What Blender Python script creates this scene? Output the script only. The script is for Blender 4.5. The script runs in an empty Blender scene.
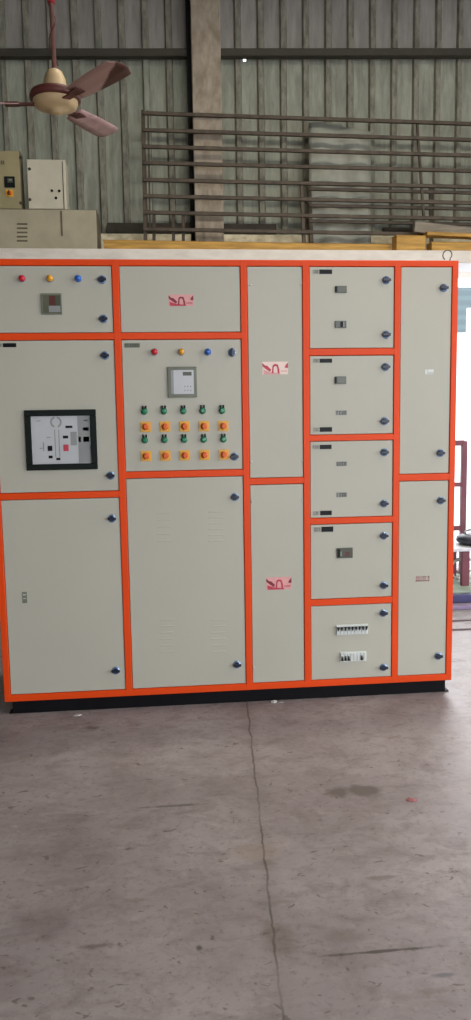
import bpy, bmesh, math, random
from mathutils import Vector, Matrix
random.seed(7)
S = bpy.context.scene
C = bpy.data.collections.new('scene'); S.collection.children.link(C)
PI = math.pi

# ------------------------------------------------------------------ camera
CAM = Vector((0.0, -3.572787, 1.367765))
YAW, PITCH, ROLL, F = 0.0951925, 0.1160426, -0.0162171, 762.702
fwd = Vector((math.sin(YAW)*math.cos(PITCH), math.cos(YAW)*math.cos(PITCH), -math.sin(PITCH)))
rgt = Vector((math.cos(YAW), -math.sin(YAW), 0)); upv = rgt.cross(fwd)
R2 = math.cos(ROLL)*rgt + math.sin(ROLL)*upv
U2 = -math.sin(ROLL)*rgt + math.cos(ROLL)*upv
cd = bpy.data.cameras.new('camera'); cam = bpy.data.objects.new('camera', cd); C.objects.link(cam)
cd.sensor_fit = 'VERTICAL'; cd.sensor_height = 36.0; cd.lens = F/1020*36.0; cd.clip_start = .05; cd.clip_end = 300
M = Matrix((R2, U2, -fwd)).transposed().to_4x4(); M.translation = CAM
cam.matrix_world = M; S.camera = cam

def ray(px, py): return R2*((px-235.5)/F) + U2*(-(py-510)/F) + fwd
def at(px, py, Y=0.0):
    d = ray(px, py); return CAM + d*((Y-CAM.y)/d.y)
def fl(px, py, z=0.0):
    d = ray(px, py); return CAM + d*((z-CAM.z)/d.z)

# ------------------------------------------------------------------ materials
def srgb(r, g, b):
    f = lambda c: (c/255/12.92) if c/255 <= .04045 else ((c/255+.055)/1.055)**2.4
    return (f(r), f(g), f(b), 1)
class NT:
    def __init__(s, name):
        s.m = bpy.data.materials.new(name); s.m.use_nodes = True; s.n = s.m.node_tree.nodes; s.l = s.m.node_tree.links
        s.b = s.n['Principled BSDF']
    def node(s, t, **k):
        n = s.n.new(t)
        for a, v in k.items(): setattr(n, a, v)
        return n
    def val(s, sock, v):
        if isinstance(v, bpy.types.NodeSocket): s.l.new(v, sock)
        else: sock.default_value = v
    def math(s, op, a, b=0.0, c=None):
        n = s.node('ShaderNodeMath', operation=op); s.val(n.inputs[0], a); s.val(n.inputs[1], b)
        if c is not None: s.val(n.inputs[2], c)
        return n.outputs[0]
    def pos(s): return s.node('ShaderNodeNewGeometry').outputs['Position']
    def objc(s): return s.node('ShaderNodeTexCoord').outputs['Object']
    def scale(s, v, sx, sy, sz):
        n = s.node('ShaderNodeMapping'); s.l.new(v, n.inputs[0]); n.inputs['Scale'].default_value = (sx, sy, sz); return n.outputs[0]
    def noise(s, v, sc, det=4, rough=.55, dist=0):
        n = s.node('ShaderNodeTexNoise'); s.l.new(v, n.inputs['Vector'])
        n.inputs['Scale'].default_value = sc; n.inputs['Detail'].default_value = det
        n.inputs['Roughness'].default_value = rough; n.inputs['Distortion'].default_value = dist
        return n.outputs[0]
    def ramp(s, f, lo, hi, a=0.0, b=1.0):
        n = s.node('ShaderNodeMapRange', clamp=True); s.l.new(f, n.inputs[0])
        for i, v in ((1, lo), (2, hi), (3, a), (4, b)): n.inputs[i].default_value = v
        return n.outputs[0]
    def mix(s, f, a, b, mode='MIX'):
        n = s.node('ShaderNodeMix', data_type='RGBA', blend_type=mode)
        s.val(n.inputs[0], f); s.val(n.inputs[6], a); s.val(n.inputs[7], b); return n.outputs[2]
    def col(s, c): s.val(s.b.inputs['Base Color'], c)
    def bump(s, h, strength=.2, dist=.01):
        n = s.node('ShaderNodeBump'); s.l.new(h, n.inputs['Height']); n.inputs['Strength'].default_value = strength
        n.inputs['Distance'].default_value = dist; s.l.new(n.outputs[0], s.b.inputs['Normal'])
    def set(s, rough=.5, metal=0.0, coat=0.0):
        s.b.inputs['Roughness'].default_value = rough; s.b.inputs['Metallic'].default_value = metal
        s.b.inputs['Coat Weight'].default_value = coat; return s
MAT = {}
def plain(name, c, rough=.5, metal=0.0, var=.10, sc=9, coat=0.0, bump=0.0, spec=.5):
    t = NT(name); t.set(rough, metal, coat); t.b.inputs['Specular IOR Level'].default_value = spec
    n = t.noise(t.objc(), sc, 4)
    d = tuple(x*(1-var*1.6) for x in c[:3])+(1,); l = tuple(min(1, x*(1+var)) for x in c[:3])+(1,)
    t.col(t.mix(t.ramp(n, .3, .7), d, l))
    if bump: t.bump(t.noise(t.objc(), sc*30, 2), bump, .002)
    MAT[name] = t.m; return t.m
plain('pebble grey powder coat', srgb(190, 187, 172), .42, 0, .03, 1.3, 0, .12, .4)
plain('orange powder coat', srgb(238, 74, 6), .45, 0, .04, 2, 0, .1, .3)
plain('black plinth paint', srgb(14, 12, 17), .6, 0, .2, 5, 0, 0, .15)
plain('dark gap', srgb(60, 30, 22), .8)
plain('black plastic', srgb(16, 17, 20), .4, 0, .1, 9, 0, 0, .2)
plain('lock navy', srgb(24, 32, 54), .3, 0, .1, 9, 0, 0, .5)
plain('lock chrome', srgb(146, 176, 212), .22, .5)
plain('red lens', srgb(200, 16, 40), .25, 0, .03, 5, .6)
plain('yellow lens', srgb(226, 160, 22), .25, 0, .03, 5, .6)
plain('blue lens', srgb(20, 92, 190), .25, 0, .03, 5, .6)
plain('green button', srgb(10, 120, 84), .28, 0, .03, 5, .5)
plain('orange knob', srgb(222, 96, 12), .35, 0, .04, 5)
plain('yellow plate', srgb(236, 176, 62), .45, 0, .03, 5)
plain('meter bezel', srgb(118, 122, 106), .45)
plain('meter dark', srgb(78, 82, 66), .3)
plain('meter olive', srgb(92, 94, 76), .3)
plain('meter red', srgb(92, 50, 46), .3)
plain('label grey', srgb(150, 150, 146), .5)
plain('tag ground', srgb(172, 171, 158), .5)
plain('tag ink', srgb(122, 122, 114), .5)
plain('label pale', srgb(196, 198, 194), .5)
plain('white plastic', srgb(222, 226, 222), .4, 0, .02)
plain('display white', srgb(196, 198, 200), .3, 0, .03)
plain('display grey', srgb(150, 152, 152), .3, 0, .05)
plain('display bezel', srgb(18, 26, 23), .5, 0, .1, 9, 0, 0, .2)
plain('sticker pink', srgb(232, 168, 165), .5, 0, .05, 60)
plain('sticker white pink', srgb(250, 226, 214), .5, 0, .03, 60)
plain('sticker red', srgb(200, 62, 84), .5, 0, .12, 60)
plain('sticker dark red', srgb(140, 36, 56), .5, 0, .1, 60)
plain('faded red ink', srgb(178, 120, 120), .5)
plain('green smudge', srgb(108, 128, 118), .5)
plain('bolt steel', srgb(205, 203, 196), .35, .5)
plain('enclosure white', srgb(204, 198, 178), .5, 0, .08, 5)
plain('enclosure cream', srgb(158, 148, 112), .5, 0, .10, 5)
plain('enclosure grey', srgb(172, 164, 140), .55, 0, .10, 5)
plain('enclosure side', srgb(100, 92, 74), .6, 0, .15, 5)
plain('dark umber', srgb(60, 56, 46), .6)  # dark tone of the seam, latches and purlin
plain('rust steel', srgb(82, 71, 59), .65, .1, .25, 12)
plain('shade strip brown', srgb(58, 52, 43), .8, 0, .3, 8)  # shade colour for the strips at the cladding foot
plain('wire grey', srgb(96, 96, 90), .4, .5)
plain('fan cream', srgb(196, 170, 130), .45, 0, .10, 12)
plain('fan maroon', srgb(92, 42, 36), .5, 0, .15, 12)
plain('rod steel', srgb(120, 84, 76), .5, .2, .2, 20)
plain('red tape', srgb(170, 40, 50), .5)
plain('maroon paint', srgb(128, 66, 78), .5, 0, .12, 8)
plain('bench white', srgb(225, 225, 230), .4)
plain('bag black', srgb(52, 54, 66), .45, 0, .15, 30)
plain('cable pale', srgb(196, 190, 180), .5)
plain('pipe purple', srgb(88, 86, 130), .35, .3, .08)
plain('pipe lilac', srgb(150, 132, 165), .4, .2, .08)
plain('dark rod', srgb(150, 134, 142), .6)
plain('step green', srgb(168, 182, 166), .8, 0, .15, 6)
plain('outside white', srgb(236, 236, 238), .8, 0, .02)
plain('outside ground', srgb(214, 210, 208), .9, 0, .05, 2)
plain('paper white', srgb(200, 200, 196), .7)
plain('scrap red', srgb(176, 110, 112), .6, 0, .15, 40)
plain('sheet polythene', srgb(150, 152, 140), .3, 0, .12, 8)
plain('wall paint', srgb(150, 145, 132), .85, 0, .12, 2)
plain('roof sheet', srgb(96, 98, 92), .7, 0, .1, 2)

t = NT('corrugated cladding'); t.set(.7)                      # greenish dusty sheet with streaks of dirt
p = t.pos()
n1 = t.noise(t.scale(p, 5, 5, 1.1), 3.0, 6, .65, .4); n2 = t.noise(t.scale(p, 30, 30, 2.4), 1.0, 4, .6)
base = t.mix(t.ramp(n1, .35, .68), srgb(132, 136, 122), srgb(164, 167, 152))
base = t.mix(t.ramp(n2, .50, .74, 0, .5), base, srgb(104, 100, 88))
t.col(base); MAT['cladding'] = t.m
t = NT('corrugated cladding upper'); t.set(.65)
p = t.pos()
n1 = t.noise(t.scale(p, 5, 5, 1.0), 3.0, 6, .6, .3); n2 = t.noise(t.scale(p, 30, 30, 2.0), 1.0, 4, .6)
base = t.mix(t.ramp(n1, .35, .68), srgb(138, 134, 128), srgb(162, 158, 152))
base = t.mix(t.ramp(n2, .54, .76, 0, .5), base, srgb(108, 102, 96))
t.col(base); MAT['cladding upper'] = t.m
t = NT('rib dirt'); t.set(.8)
n = t.noise(t.scale(t.pos(), 12, 12, 4), 2.0, 5, .65)
t.col(t.mix(t.ramp(n, .35, .65), srgb(106, 104, 92), srgb(150, 148, 134))); MAT['rib dirt'] = t.m
t = NT('column concrete'); t.set(.85)
p = t.pos()
n = t.noise(t.scale(p, 4, 4, 2), 4.0, 6, .6); s2 = t.noise(t.scale(p, 22, 22, 3), 1.4, 4, .6)
b = t.mix(t.ramp(n, .35, .7), srgb(140, 128, 112), srgb(178, 165, 148))
t.col(t.mix(t.ramp(s2, .58, .75, 0, .6), b, srgb(104, 96, 84))); MAT['column'] = t.m
t = NT('ledge plaster'); t.set(.8)
n = t.noise(t.scale(t.pos(), 3, 3, 9), 2.0, 5)
t.col(t.mix(t.ramp(n, .3, .7), srgb(214, 206, 196), srgb(236, 229, 220))); MAT['ledge'] = t.m
t = NT('kerb plaster'); t.set(.85)
n = t.noise(t.scale(t.pos(), 6, 6, 9), 2.0, 5)
t.col(t.mix(t.ramp(n, .35, .65), srgb(180, 170, 142), srgb(228, 218, 190))); MAT['kerb'] = t.m
t = NT('ochre timber'); t.set(.6)
n = t.noise(t.scale(t.objc(), 3, 30, 30), 1.5, 5, .6)
t.col(t.mix(t.ramp(n, .3, .7), srgb(150, 112, 44), srgb(206, 160, 74))); MAT['ochre'] = t.m
t = NT('grey timber'); t.set(.75)
n = t.noise(t.scale(t.objc(), 3, 30, 30), 1.5, 5, .6)
t.col(t.mix(t.ramp(n, .3, .7), srgb(112, 104, 92), srgb(150, 142, 128))); MAT['grey timber'] = t.m
t = NT('fan blade'); t.set(.45)                               # pinkish-brown with a worn dark brown leading edge and tip
oc = t.objc(); sp = t.node('ShaderNodeSeparateXYZ'); t.l.new(oc, sp.inputs[0])
edge = t.math('ADD', t.math('MULTIPLY', sp.outputs[0], 1.7), t.math('MULTIPLY', sp.outputs[1], 5.0))
edge = t.math('ADD', edge, t.math('MULTIPLY', t.noise(oc, 18, 4), .16))
t.col(t.mix(t.ramp(edge, .86, .92), srgb(184, 150, 142), srgb(88, 52, 46))); MAT['blade'] = t.m
t = NT('fan blade plain'); t.set(.45)
t.col(t.mix(t.ramp(t.noise(t.objc(), 14, 4), .35, .65), srgb(166, 132, 130), srgb(192, 156, 152))); MAT['blade plain'] = t.m
t = NT('blue grey cladding'); t.set(.6)
sp = t.node('ShaderNodeSeparateXYZ'); t.l.new(t.pos(), sp.inputs[0])
w = t.math('SINE', t.math('MULTIPLY', sp.outputs[2], 40))
t.col(t.mix(t.ramp(w, -.2, .5), srgb(84, 97, 101), srgb(92, 107, 111))); MAT['blue cladding'] = t.m

# floor: worn concrete with a joint, soft blotches, pits, scratches
t = NT('worn concrete floor'); t.set(.55)
p = t.pos(); sp = t.node('ShaderNodeSeparateXYZ'); t.l.new(p, sp.inputs[0]); X, Y = sp.outputs[0], sp.outputs[1]
nb = t.noise(p, 1.7, 7, .62, .3); nm = t.noise(t.scale(p, .8, 1.5, 1), 9, 7, .68, .5); nf = t.noise(p, 46, 5, .7)
c = t.mix(t.ramp(nb, .32, .70), srgb(140, 130, 132), srgb(174, 165, 166))
c = t.mix(t.ramp(nm, .48, .70, 0, .65), c, srgb(120, 109, 106))
c = t.mix(t.ramp(t.noise(t.scale(p, .9, 1.2, 1), 14, 6, .72, .3), .54, .70, 0, .28), c, srgb(192, 180, 174))
c = t.mix(t.ramp(nf, .54, .72, 0, .55), c, srgb(100, 90, 86))
c = t.mix(t.ramp(t.noise(p, 5.5, 8, .75, .6), .53, .68, 0, .45), c, srgb(116, 104, 98))
pit = t.noise(t.scale(p, 1, 1.6, 1), 24, 3, .5, .9)
c = t.mix(t.ramp(pit, .655, .70, 0, .65), c, srgb(92, 82, 78))
scr = t.noise(t.scale(p, 1.1, 13, 1), 4.2, 5, .6)
c = t.mix(t.ramp(scr, .69, .77, 0, .4), c, srgb(92, 84, 78))
dn = t.noise(p, 11, 6, .6); wob = t.math('MULTIPLY', t.math('SUBTRACT', dn, .5), .026)
line = t.math('ABSOLUTE', t.math('ADD', t.math('SUBTRACT', X, t.math('ADD', t.math('MULTIPLY', Y, .0707), .382)), wob))
brk = t.ramp(t.noise(p, 3.5, 3), .35, .55, .35, .95)
lm = t.math('MULTIPLY', t.ramp(line, .0012, .005, 1, 0), brk)
halo = t.math('MULTIPLY', t.ramp(line, .0, .05, .30, 0), brk)
c = t.mix(halo, c, srgb(120, 111, 104)); c = t.mix(lm, c, srgb(94, 86, 82))
def blot(c, px, py, rx, ry, k, colr, ang=0):
    q = fl(px, py); dx = t.math('SUBTRACT', X, q.x); dy = t.math('SUBTRACT', Y, q.y)
    ca, sa = math.cos(ang), math.sin(ang)
    u = t.math('DIVIDE', t.math('ADD', t.math('MULTIPLY', dx, ca), t.math('MULTIPLY', dy, sa)), rx)
    v = t.math('DIVIDE', t.math('SUBTRACT', t.math('MULTIPLY', dy, ca), t.math('MULTIPLY', dx, sa)), ry)
    d = t.math('SQRT', t.math('ADD', t.math('MULTIPLY', u, u), t.math('MULTIPLY', v, v)))
    d = t.math('ADD', d, t.math('MULTIPLY', t.math('SUBTRACT', dn, .5), 2.6))
    return t.mix(t.ramp(d, .55, 1.2, min(1, k*.85), 0), c, colr)
dk = srgb(124, 113, 108)
for a in ((340, 792, .05, .040, 1.2, srgb(112, 104, 100)), (362, 791, .07, .045, 1.2, srgb(112, 104, 100)), (92, 728, .05, .022, .9, srgb(92, 84, 82)), (170, 806, .12, .010, .8, srgb(84, 76, 72)),
          (385, 951, .13, .006, .95, srgb(62, 56, 52)), (387, 877, .05, .010, .8, dk), (430, 991, .045, .012, .7, dk),
          (345, 935, .05, .035, .6, dk), (280, 940, .05, .06, .5, srgb(98, 84, 74)), (40, 925, .10, .06, .45, srgb(94, 82, 82)),
          (70, 818, .09, .04, .35, srgb(100, 90, 88)), (230, 780, .14, .06, .35, dk), (258, 852, .07, .05, .4, srgb(150, 134, 112)),
          (445, 975, .03, .008, .8, srgb(96, 96, 104)), (199, 948, .012, .014, .9, srgb(66, 58, 54)), (430, 830, .10, .03, .3, dk),
          (137, 900, .05, .012, .6, dk), (96, 946, .05, .012, .7, srgb(90, 80, 78)), (80, 800, .015, .01, .6, dk)):
    c = blot(c, *a)
t.col(c)
t.bump(t.mix(.5, nm, nf), .25, .004)
rr = t.ramp(nb, .3, .7, .42, .62); t.l.new(rr, t.b.inputs['Roughness']); t.b.inputs['Specular IOR Level'].default_value = .35; MAT['floor'] = t.m

# ------------------------------------------------------------------ mesh helpers
def new(): return bmesh.new()
def box(bm, x0, y0, z0, x1, y1, z1, mi=0, bev=0.0, seg=2):
    g = bmesh.ops.create_cube(bm, size=1)
    vs = g['verts']
    for v in vs: v.co = Vector(((x0+x1)/2+v.co.x*(x1-x0), (y0+y1)/2+v.co.y*(y1-y0), (z0+z1)/2+v.co.z*(z1-z0)))
    fs = set(f for v in vs for f in v.link_faces)
    for f in fs: f.material_index = mi
    if bev:
        es = list(set(e for v in vs for e in v.link_edges))
        bmesh.ops.bevel(bm, geom=es, offset=bev, segments=seg, affect='EDGES', profile=.5, material=-1)
    return bm
def obox(bm, p0, p1, w, h, mi=0, bev=0.0):
    """box bar between two points, w across, h upright"""
    p0, p1 = Vector(p0), Vector(p1); d = (p1-p0); L = d.length; d.normalize()
    s = d.cross(Vector((0, 0, 1)))
    if s.length < 1e-3: s = Vector((1, 0, 0))
    s.normalize(); u = s.cross(d).normalized()
    g = bmesh.ops.create_cube(bm, size=1); vs = g['verts']
    for v in vs: v.co = (p0+p1)/2 + d*(v.co.x*L) + s*(v.co.y*w) + u*(v.co.z*h)
    for f in set(f for v in vs for f in v.link_faces): f.material_index = mi
    if bev: bmesh.ops.bevel(bm, geom=list(set(e for v in vs for e in v.link_edges)), offset=bev, segments=1, affect='EDGES')
def lathe(bm, prof, seg=24, axis='z', mi=0, o=(0, 0, 0)):
    """prof: (radius, height, material) along the axis; axis 'y-' faces the viewer"""
    o = Vector(o); rings = []
    for r, h, *_ in prof:
        ring = []
        for k in range(seg):
            a = 2*PI*k/seg; x, y = r*math.cos(a), r*math.sin(a)
            ring.append(bm.verts.new(o + (Vector((x, y, h)) if axis == 'z' else Vector((x, -h, y)))))
        rings.append(ring)
    for i in range(len(prof)-1):
        m = prof[i+1][2] if len(prof[i+1]) > 2 else mi
        for k in range(seg):
            f = bm.faces.new((rings[i][k], rings[i][(k+1) % seg], rings[i+1][(k+1) % seg], rings[i+1][k])); f.material_index = m; f.smooth = True
    for ring, i in ((rings[0], 0), (rings[-1], -1)):
        f = bm.faces.new(ring); f.material_index = prof[i][2] if len(prof[i]) > 2 else mi
def tube(bm, pts, r, seg=8, mi=0, closed=False):
    pts = [Vector(q) for q in pts]; n = len(pts); rings = []; prev = None
    for i, q in enumerate(pts):
        if closed: tn = pts[(i+1) % n]-pts[i-1]
        else: tn = pts[min(i+1, n-1)]-pts[max(i-1, 0)]
        tn.normalize()
        a = prev if prev else (Vector((0, 0, 1)) if abs(tn.z) < .9 else Vector((1, 0, 0)))
        s = (a - tn*a.dot(tn)).normalized(); prev = s; u = tn.cross(s)
        rings.append([bm.verts.new(q + s*math.cos(2*PI*k/seg)*r + u*math.sin(2*PI*k/seg)*r) for k in range(seg)])
    for i in range(n if closed else n-1):
        A, B = rings[i], rings[(i+1) % n]
        for k in range(seg):
            f = bm.faces.new((A[k], A[(k+1) % seg], B[(k+1) % seg], B[k])); f.smooth = True; f.material_index = mi
    if not closed:
        for rg in (rings[0], rings[-1]):
            f = bm.faces.new(rg); f.material_index = mi
def poly(bm, pts, y0, y1, mi=0):
    """outline in (x, z), extruded from y0 to y1"""
    a = [bm.verts.new((x, y0, z)) for x, z in pts]; b = [bm.verts.new((x, y1, z)) for x, z in pts]; n = len(pts)
    fs = [bm.faces.new(a), bm.faces.new(list(reversed(b)))]
    for i in range(n): fs.append(bm.faces.new((a[i], b[i], b[(i+1) % n], a[(i+1) % n])))
    for f in fs: f.material_index = mi
def obj(name, bm, mats, parent=None, loc=None, **props):
    bmesh.ops.recalc_face_normals(bm, faces=bm.faces[:])
    me = bpy.data.meshes.new(name); bm.to_mesh(me); bm.free()
    for m in ([mats] if isinstance(mats, str) else mats): me.materials.append(MAT[m])
    o = bpy.data.objects.new(name, me); C.objects.link(o)
    if loc is not None: o.location = loc
    if parent: o.parent = parent
    for k, v in props.items(): o[k] = v
    return o
def thing(name, label, cat, loc=(0, 0, 0), group=None):
    o = bpy.data.objects.new(name, None); C.objects.link(o); o.location = loc; o.empty_display_size = .1
    o['label'] = label; o['category'] = cat
    if group: o['group'] = group
    return o
def inst(src, loc, parent, **props):
    o = src.copy(); C.objects.link(o); o.location = loc; o.parent = parent
    for k, v in props.items(): o[k] = v
    return o
def rel(o, root): o.parent = root; o.matrix_parent_inverse = Matrix.Translation(root.location).inverted(); return o
def struct(name, bm, mats): return obj(name, bm, mats, kind='structure')

# ------------------------------------------------------------------ setting
XL, XR, YF, YB, ZC = -4.2, 6.5, -8.5, 3.3, 5.3
LY = 2.6; LZ0, LZ1 = 2.617, 2.712                        # front edge of the ledge slab
bm = new(); box(bm, XL-.2, YF, -.2, XR+.2, YB, 0); struct('floor', bm, 'floor')
bm = new(); box(bm, -30, YB, -.25, 40, 60, -.03); struct('ground_outside', bm, 'outside ground')
bm = new(); box(bm, -30, -40, -.25, 40, YF, -.03); struct('ground_outside', bm, 'outside ground')
bm = new(); box(bm, XR+.2, YF, -.25, 40, YB, -.03); struct('ground_outside', bm, 'outside ground')
bm = new(); box(bm, XL-.2, YF, ZC, XR+.2, YB+.3, ZC+.12); struct('ceiling', bm, 'roof sheet')
bm = new(); box(bm, XL-.2, YF, 0, XL, YB+.3, ZC); struct('wall_left', bm, 'wall paint')
bm = new()                                              # right wall, its wide unseen opening added to brighten the cabinet's right end
box(bm, XR, YF, 0, XR+.2, -6.8, ZC); box(bm, XR, -.6, 0, XR+.2, YB+.3, ZC); box(bm, XR, -6.8, 3.8, XR+.2, -.6, ZC)
struct('wall_right', bm, 'wall paint')
bm = new()                                              # front wall, its unseen gate behind the camera shaped for the light
box(bm, XL, YF-.2, 0, .4, YF, ZC); box(bm, 6.2, YF-.2, 0, XR, YF, ZC); box(bm, .4, YF-.2, 4.0, 6.2, YF, ZC)
struct('wall_front', bm, 'wall paint')
# back wall: masonry below the slab with the bright doorway at right, doorway X 2.05..4.6
JX = 1.95
bm = new(); box(bm, XL, 2.95, 0, JX, 3.15, LZ0); box(bm, 4.7, 2.95, 0, XR, 3.15, LZ0); struct('wall_back', bm, 'wall paint')
bm = new(); box(bm, XL, LY, LZ0, XR, YB, LZ1, 0, .006); struct('trim_1', bm, 'ledge')
bm = new(); box(bm, 1.0, LY+.004, LZ0-.006, 4.7, YB-.35, LZ0-.0005); struct('trim_8', bm, 'outside white')  # white board added under the slab so the shaded soffit looks bright
# kerb behind the ledge
kz = at(250, 234.5, 3.1).z
bm = new(); box(bm, XL, 3.1, LZ1, XR, 3.2, kz, 0, .004); struct('trim_2', bm, 'kerb')
# cladding: trapezoidal profile
SY = 3.24
def cladding(z0, z1, y, mat, hole=None):
    bm = new(); x = XL; pitch = .1935; off = .916-.0225
    k0 = int((XL-off)/pitch)-1; pts = []
    for k in range(k0, k0+70):
        c = off+k*pitch
        if c > XR: break
        for dx, dy in ((0, 0), (.012, -.028), (.050, -.028), (.062, 0)): pts.append((c+dx, y+dy))
    lo = [bm.verts.new((a, b, z0)) for a, b in pts]; hi = [bm.verts.new((a, b, z1)) for a, b in pts]
    for i in range(len(pts)-1):
        f = bm.faces.new((lo[i], lo[i+1], hi[i+1], hi[i])); f.material_index = 1 if i % 4 in (0, 1, 2) and random.random() < .93 else 0
    for v in list(bm.verts): pass
    if hole:
        hx, hz, hr = hole; geo = [f for f in bm.faces if min(v.co.x for v in f.verts) <= hx <= max(v.co.x for v in f.verts)]
        for a, nrm in ((hz-hr*1.6, (0, 0, 1)), (hz+hr*1.6, (0, 0, 1))):
            es = list(set(e for f in geo for e in f.edges)); g = bmesh.ops.bisect_plane(bm, geom=geo+es+list(set(v for f in geo for v in f.verts)), plane_co=(0, 0, a), plane_no=nrm)
            geo = [f for f in bm.faces if min(v.co.x for v in f.verts) <= hx <= max(v.co.x for v in f.verts)]
        for a in (hx-hr, hx+hr):
            es = list(set(e for f in geo for e in f.edges)); bmesh.ops.bisect_plane(bm, geom=geo+es+list(set(v for f in geo for v in f.verts)), plane_co=(a, 0, 0), plane_no=(1, 0, 0))
            geo = [f for f in bm.faces if min(v.co.x for v in f.verts) <= hx <= max(v.co.x for v in f.verts)]
        kill = [f for f in bm.faces if abs(f.calc_center_median().x-hx) < hr and abs(f.calc_center_median().z-hz) < hr*1.6]
        bmesh.ops.delete(bm, geom=kill, context='FACES')
    o = struct('wall_back', bm, [mat, 'rib dirt'])
    m = o.modifiers.new('thickness', 'SOLIDIFY'); m.thickness = .0015; m.offset = 1
hp = at(244.5, 59, SY)
cladding(LZ1+.0, 4.50, SY, 'cladding', (hp.x, hp.z, .012))
cladding(4.44, ZC, SY-.012, 'cladding upper')
# dark strips added for the shade band behind the grille, at the cladding foot
bm = new(); a = at(107, 217, 3.17); b = at(276, 230, 3.17); box(bm, a.x, 3.15, kz, b.x, 3.2, kz+.10); a = at(383, 222, 3.17); b = at(413, 230, 3.17); box(bm, a.x, 3.15, kz, b.x, 3.2, kz+.08); struct('trim_3', bm, 'shade strip brown')
# purlin
bm = new(); z0 = at(0, 53.5, 3.15).z; z1 = at(471, 53, 3.15).z; xa, xb = at(0, 53, 3.15).x, at(471, 53, 3.15).x; sl = (z1-z0)/(xb-xa)
obox(bm, (XL, 3.16, z0+sl*(XL-xa)), (XR, 3.16, z1+sl*(XR-xb)), .055, .058, 0, .004); struct('trim_4', bm, 'purlin' if 'purlin' in MAT else 'dark umber')
# column and the dark strip to its left
a, b = at(193, 120, 3.02), at(222, 120, 3.02)
bm = new(); box(bm, a.x, 3.02, LZ1, b.x, 3.2, ZC, 0, .006); struct('trim_5', bm, 'column')
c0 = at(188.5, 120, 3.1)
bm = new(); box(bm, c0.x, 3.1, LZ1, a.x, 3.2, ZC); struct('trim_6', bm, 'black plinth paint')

# ------------------------------------------------------------------ the switchboard
sb = thing('switchboard', 'long pebble-grey electrical switchboard with orange frame and black plinth', 'switchboard', (0.32, .3, 0))
def part(name, bm, mats, **k): return rel(obj(name, bm, mats, **k), sb)
VX = [(-.7726, -.7427), (-.2019, -.1699), (.3801, .4112), (.6688, .7008), (1.1052, 1.1355), (1.3835, 1.4134)]
ZB0, ZB1, ZT0, ZT1 = .0627, .0956, 2.0719, 2.100
bm = new()
for x0, x1 in VX: box(bm, x0, 0, ZB0, x1, .03, ZT1, 0, .0025, 1)
HB = {0: [(1.745, 1.7758), (1.0239, 1.0543)], 1: [(1.745, 1.7758), (1.1105, 1.1412)], 2: [(1.0674, 1.0974)],
      3: [(1.6664, 1.698), (1.2668, 1.296), (.8687, .8986), (.4689, .5003)], 4: [(1.0672, 1.0999)]}
for c in range(5):
    xa, xb = VX[c][1], VX[c+1][0]
    for z0, z1 in [(ZB0, ZB1), (ZT0, ZT1)]+HB[c]: box(bm, xa-.004, .0005, z0, xb+.004, .0305, z1, 0, .0025, 1)
part('frame', bm, 'orange powder coat')
bm = new(); box(bm, VX[0][0]+.001, .0315, ZB0, VX[-1][1]-.001, .60, ZT1-.001, 0, .003); part('body', bm, 'pebble grey powder coat' if 'pebble grey powder coat' in MAT else 'enclosure grey')
bm = new(); box(bm, -.738, .012, 0, 1.386, .59, ZB0-.001, 0, .002); box(bm, 1.386, .012, 0, 1.404, .06, .006); box(bm, -.755, .012, 0, -.738, .06, .006)
part('plinth', bm, 'black plinth paint', label='black painted steel plinth')
# lifting loop of bent wire on the top right end
bm = new(); q = at(448.5, 254.5, .05); ring = []
for k in range(15):
    a = math.radians(-60+k*22); ring.append((q.x+.019*math.cos(a), .05+.002*k, q.z+.002+.021*math.sin(a)))
ring = [(ring[0][0]-.005, .05, ZT1-.004)]+ring
tube(bm, ring, .0028, 6); part('lifting_eye', bm, 'wire grey', label='bent grey wire loop on the cabinet top')

# --- prototypes of the fittings (centred at the origin, facing -Y)
def proto(name, bm, mats, used={}):
    bmesh.ops.recalc_face_normals(bm, faces=bm.faces[:]); me = bpy.data.meshes.new(name); bm.to_mesh(me); bm.free()
    for m in mats: me.materials.append(MAT[m])
    return me
def fit(name, me, p, parent, **k):
    o = bpy.data.objects.new(name, me); C.objects.link(o); o.parent = parent; o.matrix_parent_inverse = parent.matrix_world.inverted()
    o.location = p
    for a, v in k.items(): o[a] = v
    return o
def lockmesh(vert=False):
    bm = new(); lathe(bm, [(.0195, 0, 0), (.0195, .002, 0), (.0175, .005, 0), (.0135, .006, 0), (.0125, .009, 1), (.010, .010, 1)], 22, 'y-')
    if vert: box(bm, -.006, -.018, -.0195, .006, -.008, .0195, 1, .0025)
    else: box(bm, -.0195, -.018, -.006, .0195, -.008, .006, 1, .002)
    return proto('lock', bm, ['lock chrome', 'lock navy'])
LOCK, LOCKV = lockmesh(), lockmesh(True)
def lamp(mat):
    bm = new(); lathe(bm, [(.0165, 0, 1), (.0165, .004, 1), (.0145, .005, 1), (.0145, .014, 0), (.0125, .020, 0), (.008, .0235, 0), (.003, .025, 0)], 22, 'y-')
    return proto('indicator_lamp', bm, [mat, 'lock chrome'])
LAMP = {c: lamp(c+' lens') for c in ('red', 'yellow', 'blue')}
bm = new(); lathe(bm, [(.0155, 0, 0), (.0155, .006, 0), (.0135, .008, 0), (.0125, .016, 0), (.006, .018, 0)], 20, 'y-')
for s in (-1, 1): box(bm, s*.007-.0035, -.010, .010, s*.007+.0035, 0, .026, 1, .001)
GREEN = proto('push_button', bm, ['green button', 'black plastic'])
bm = new(); box(bm, -.024, -.003, -.024, .024, 0, .024, 1, .0012)
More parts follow.
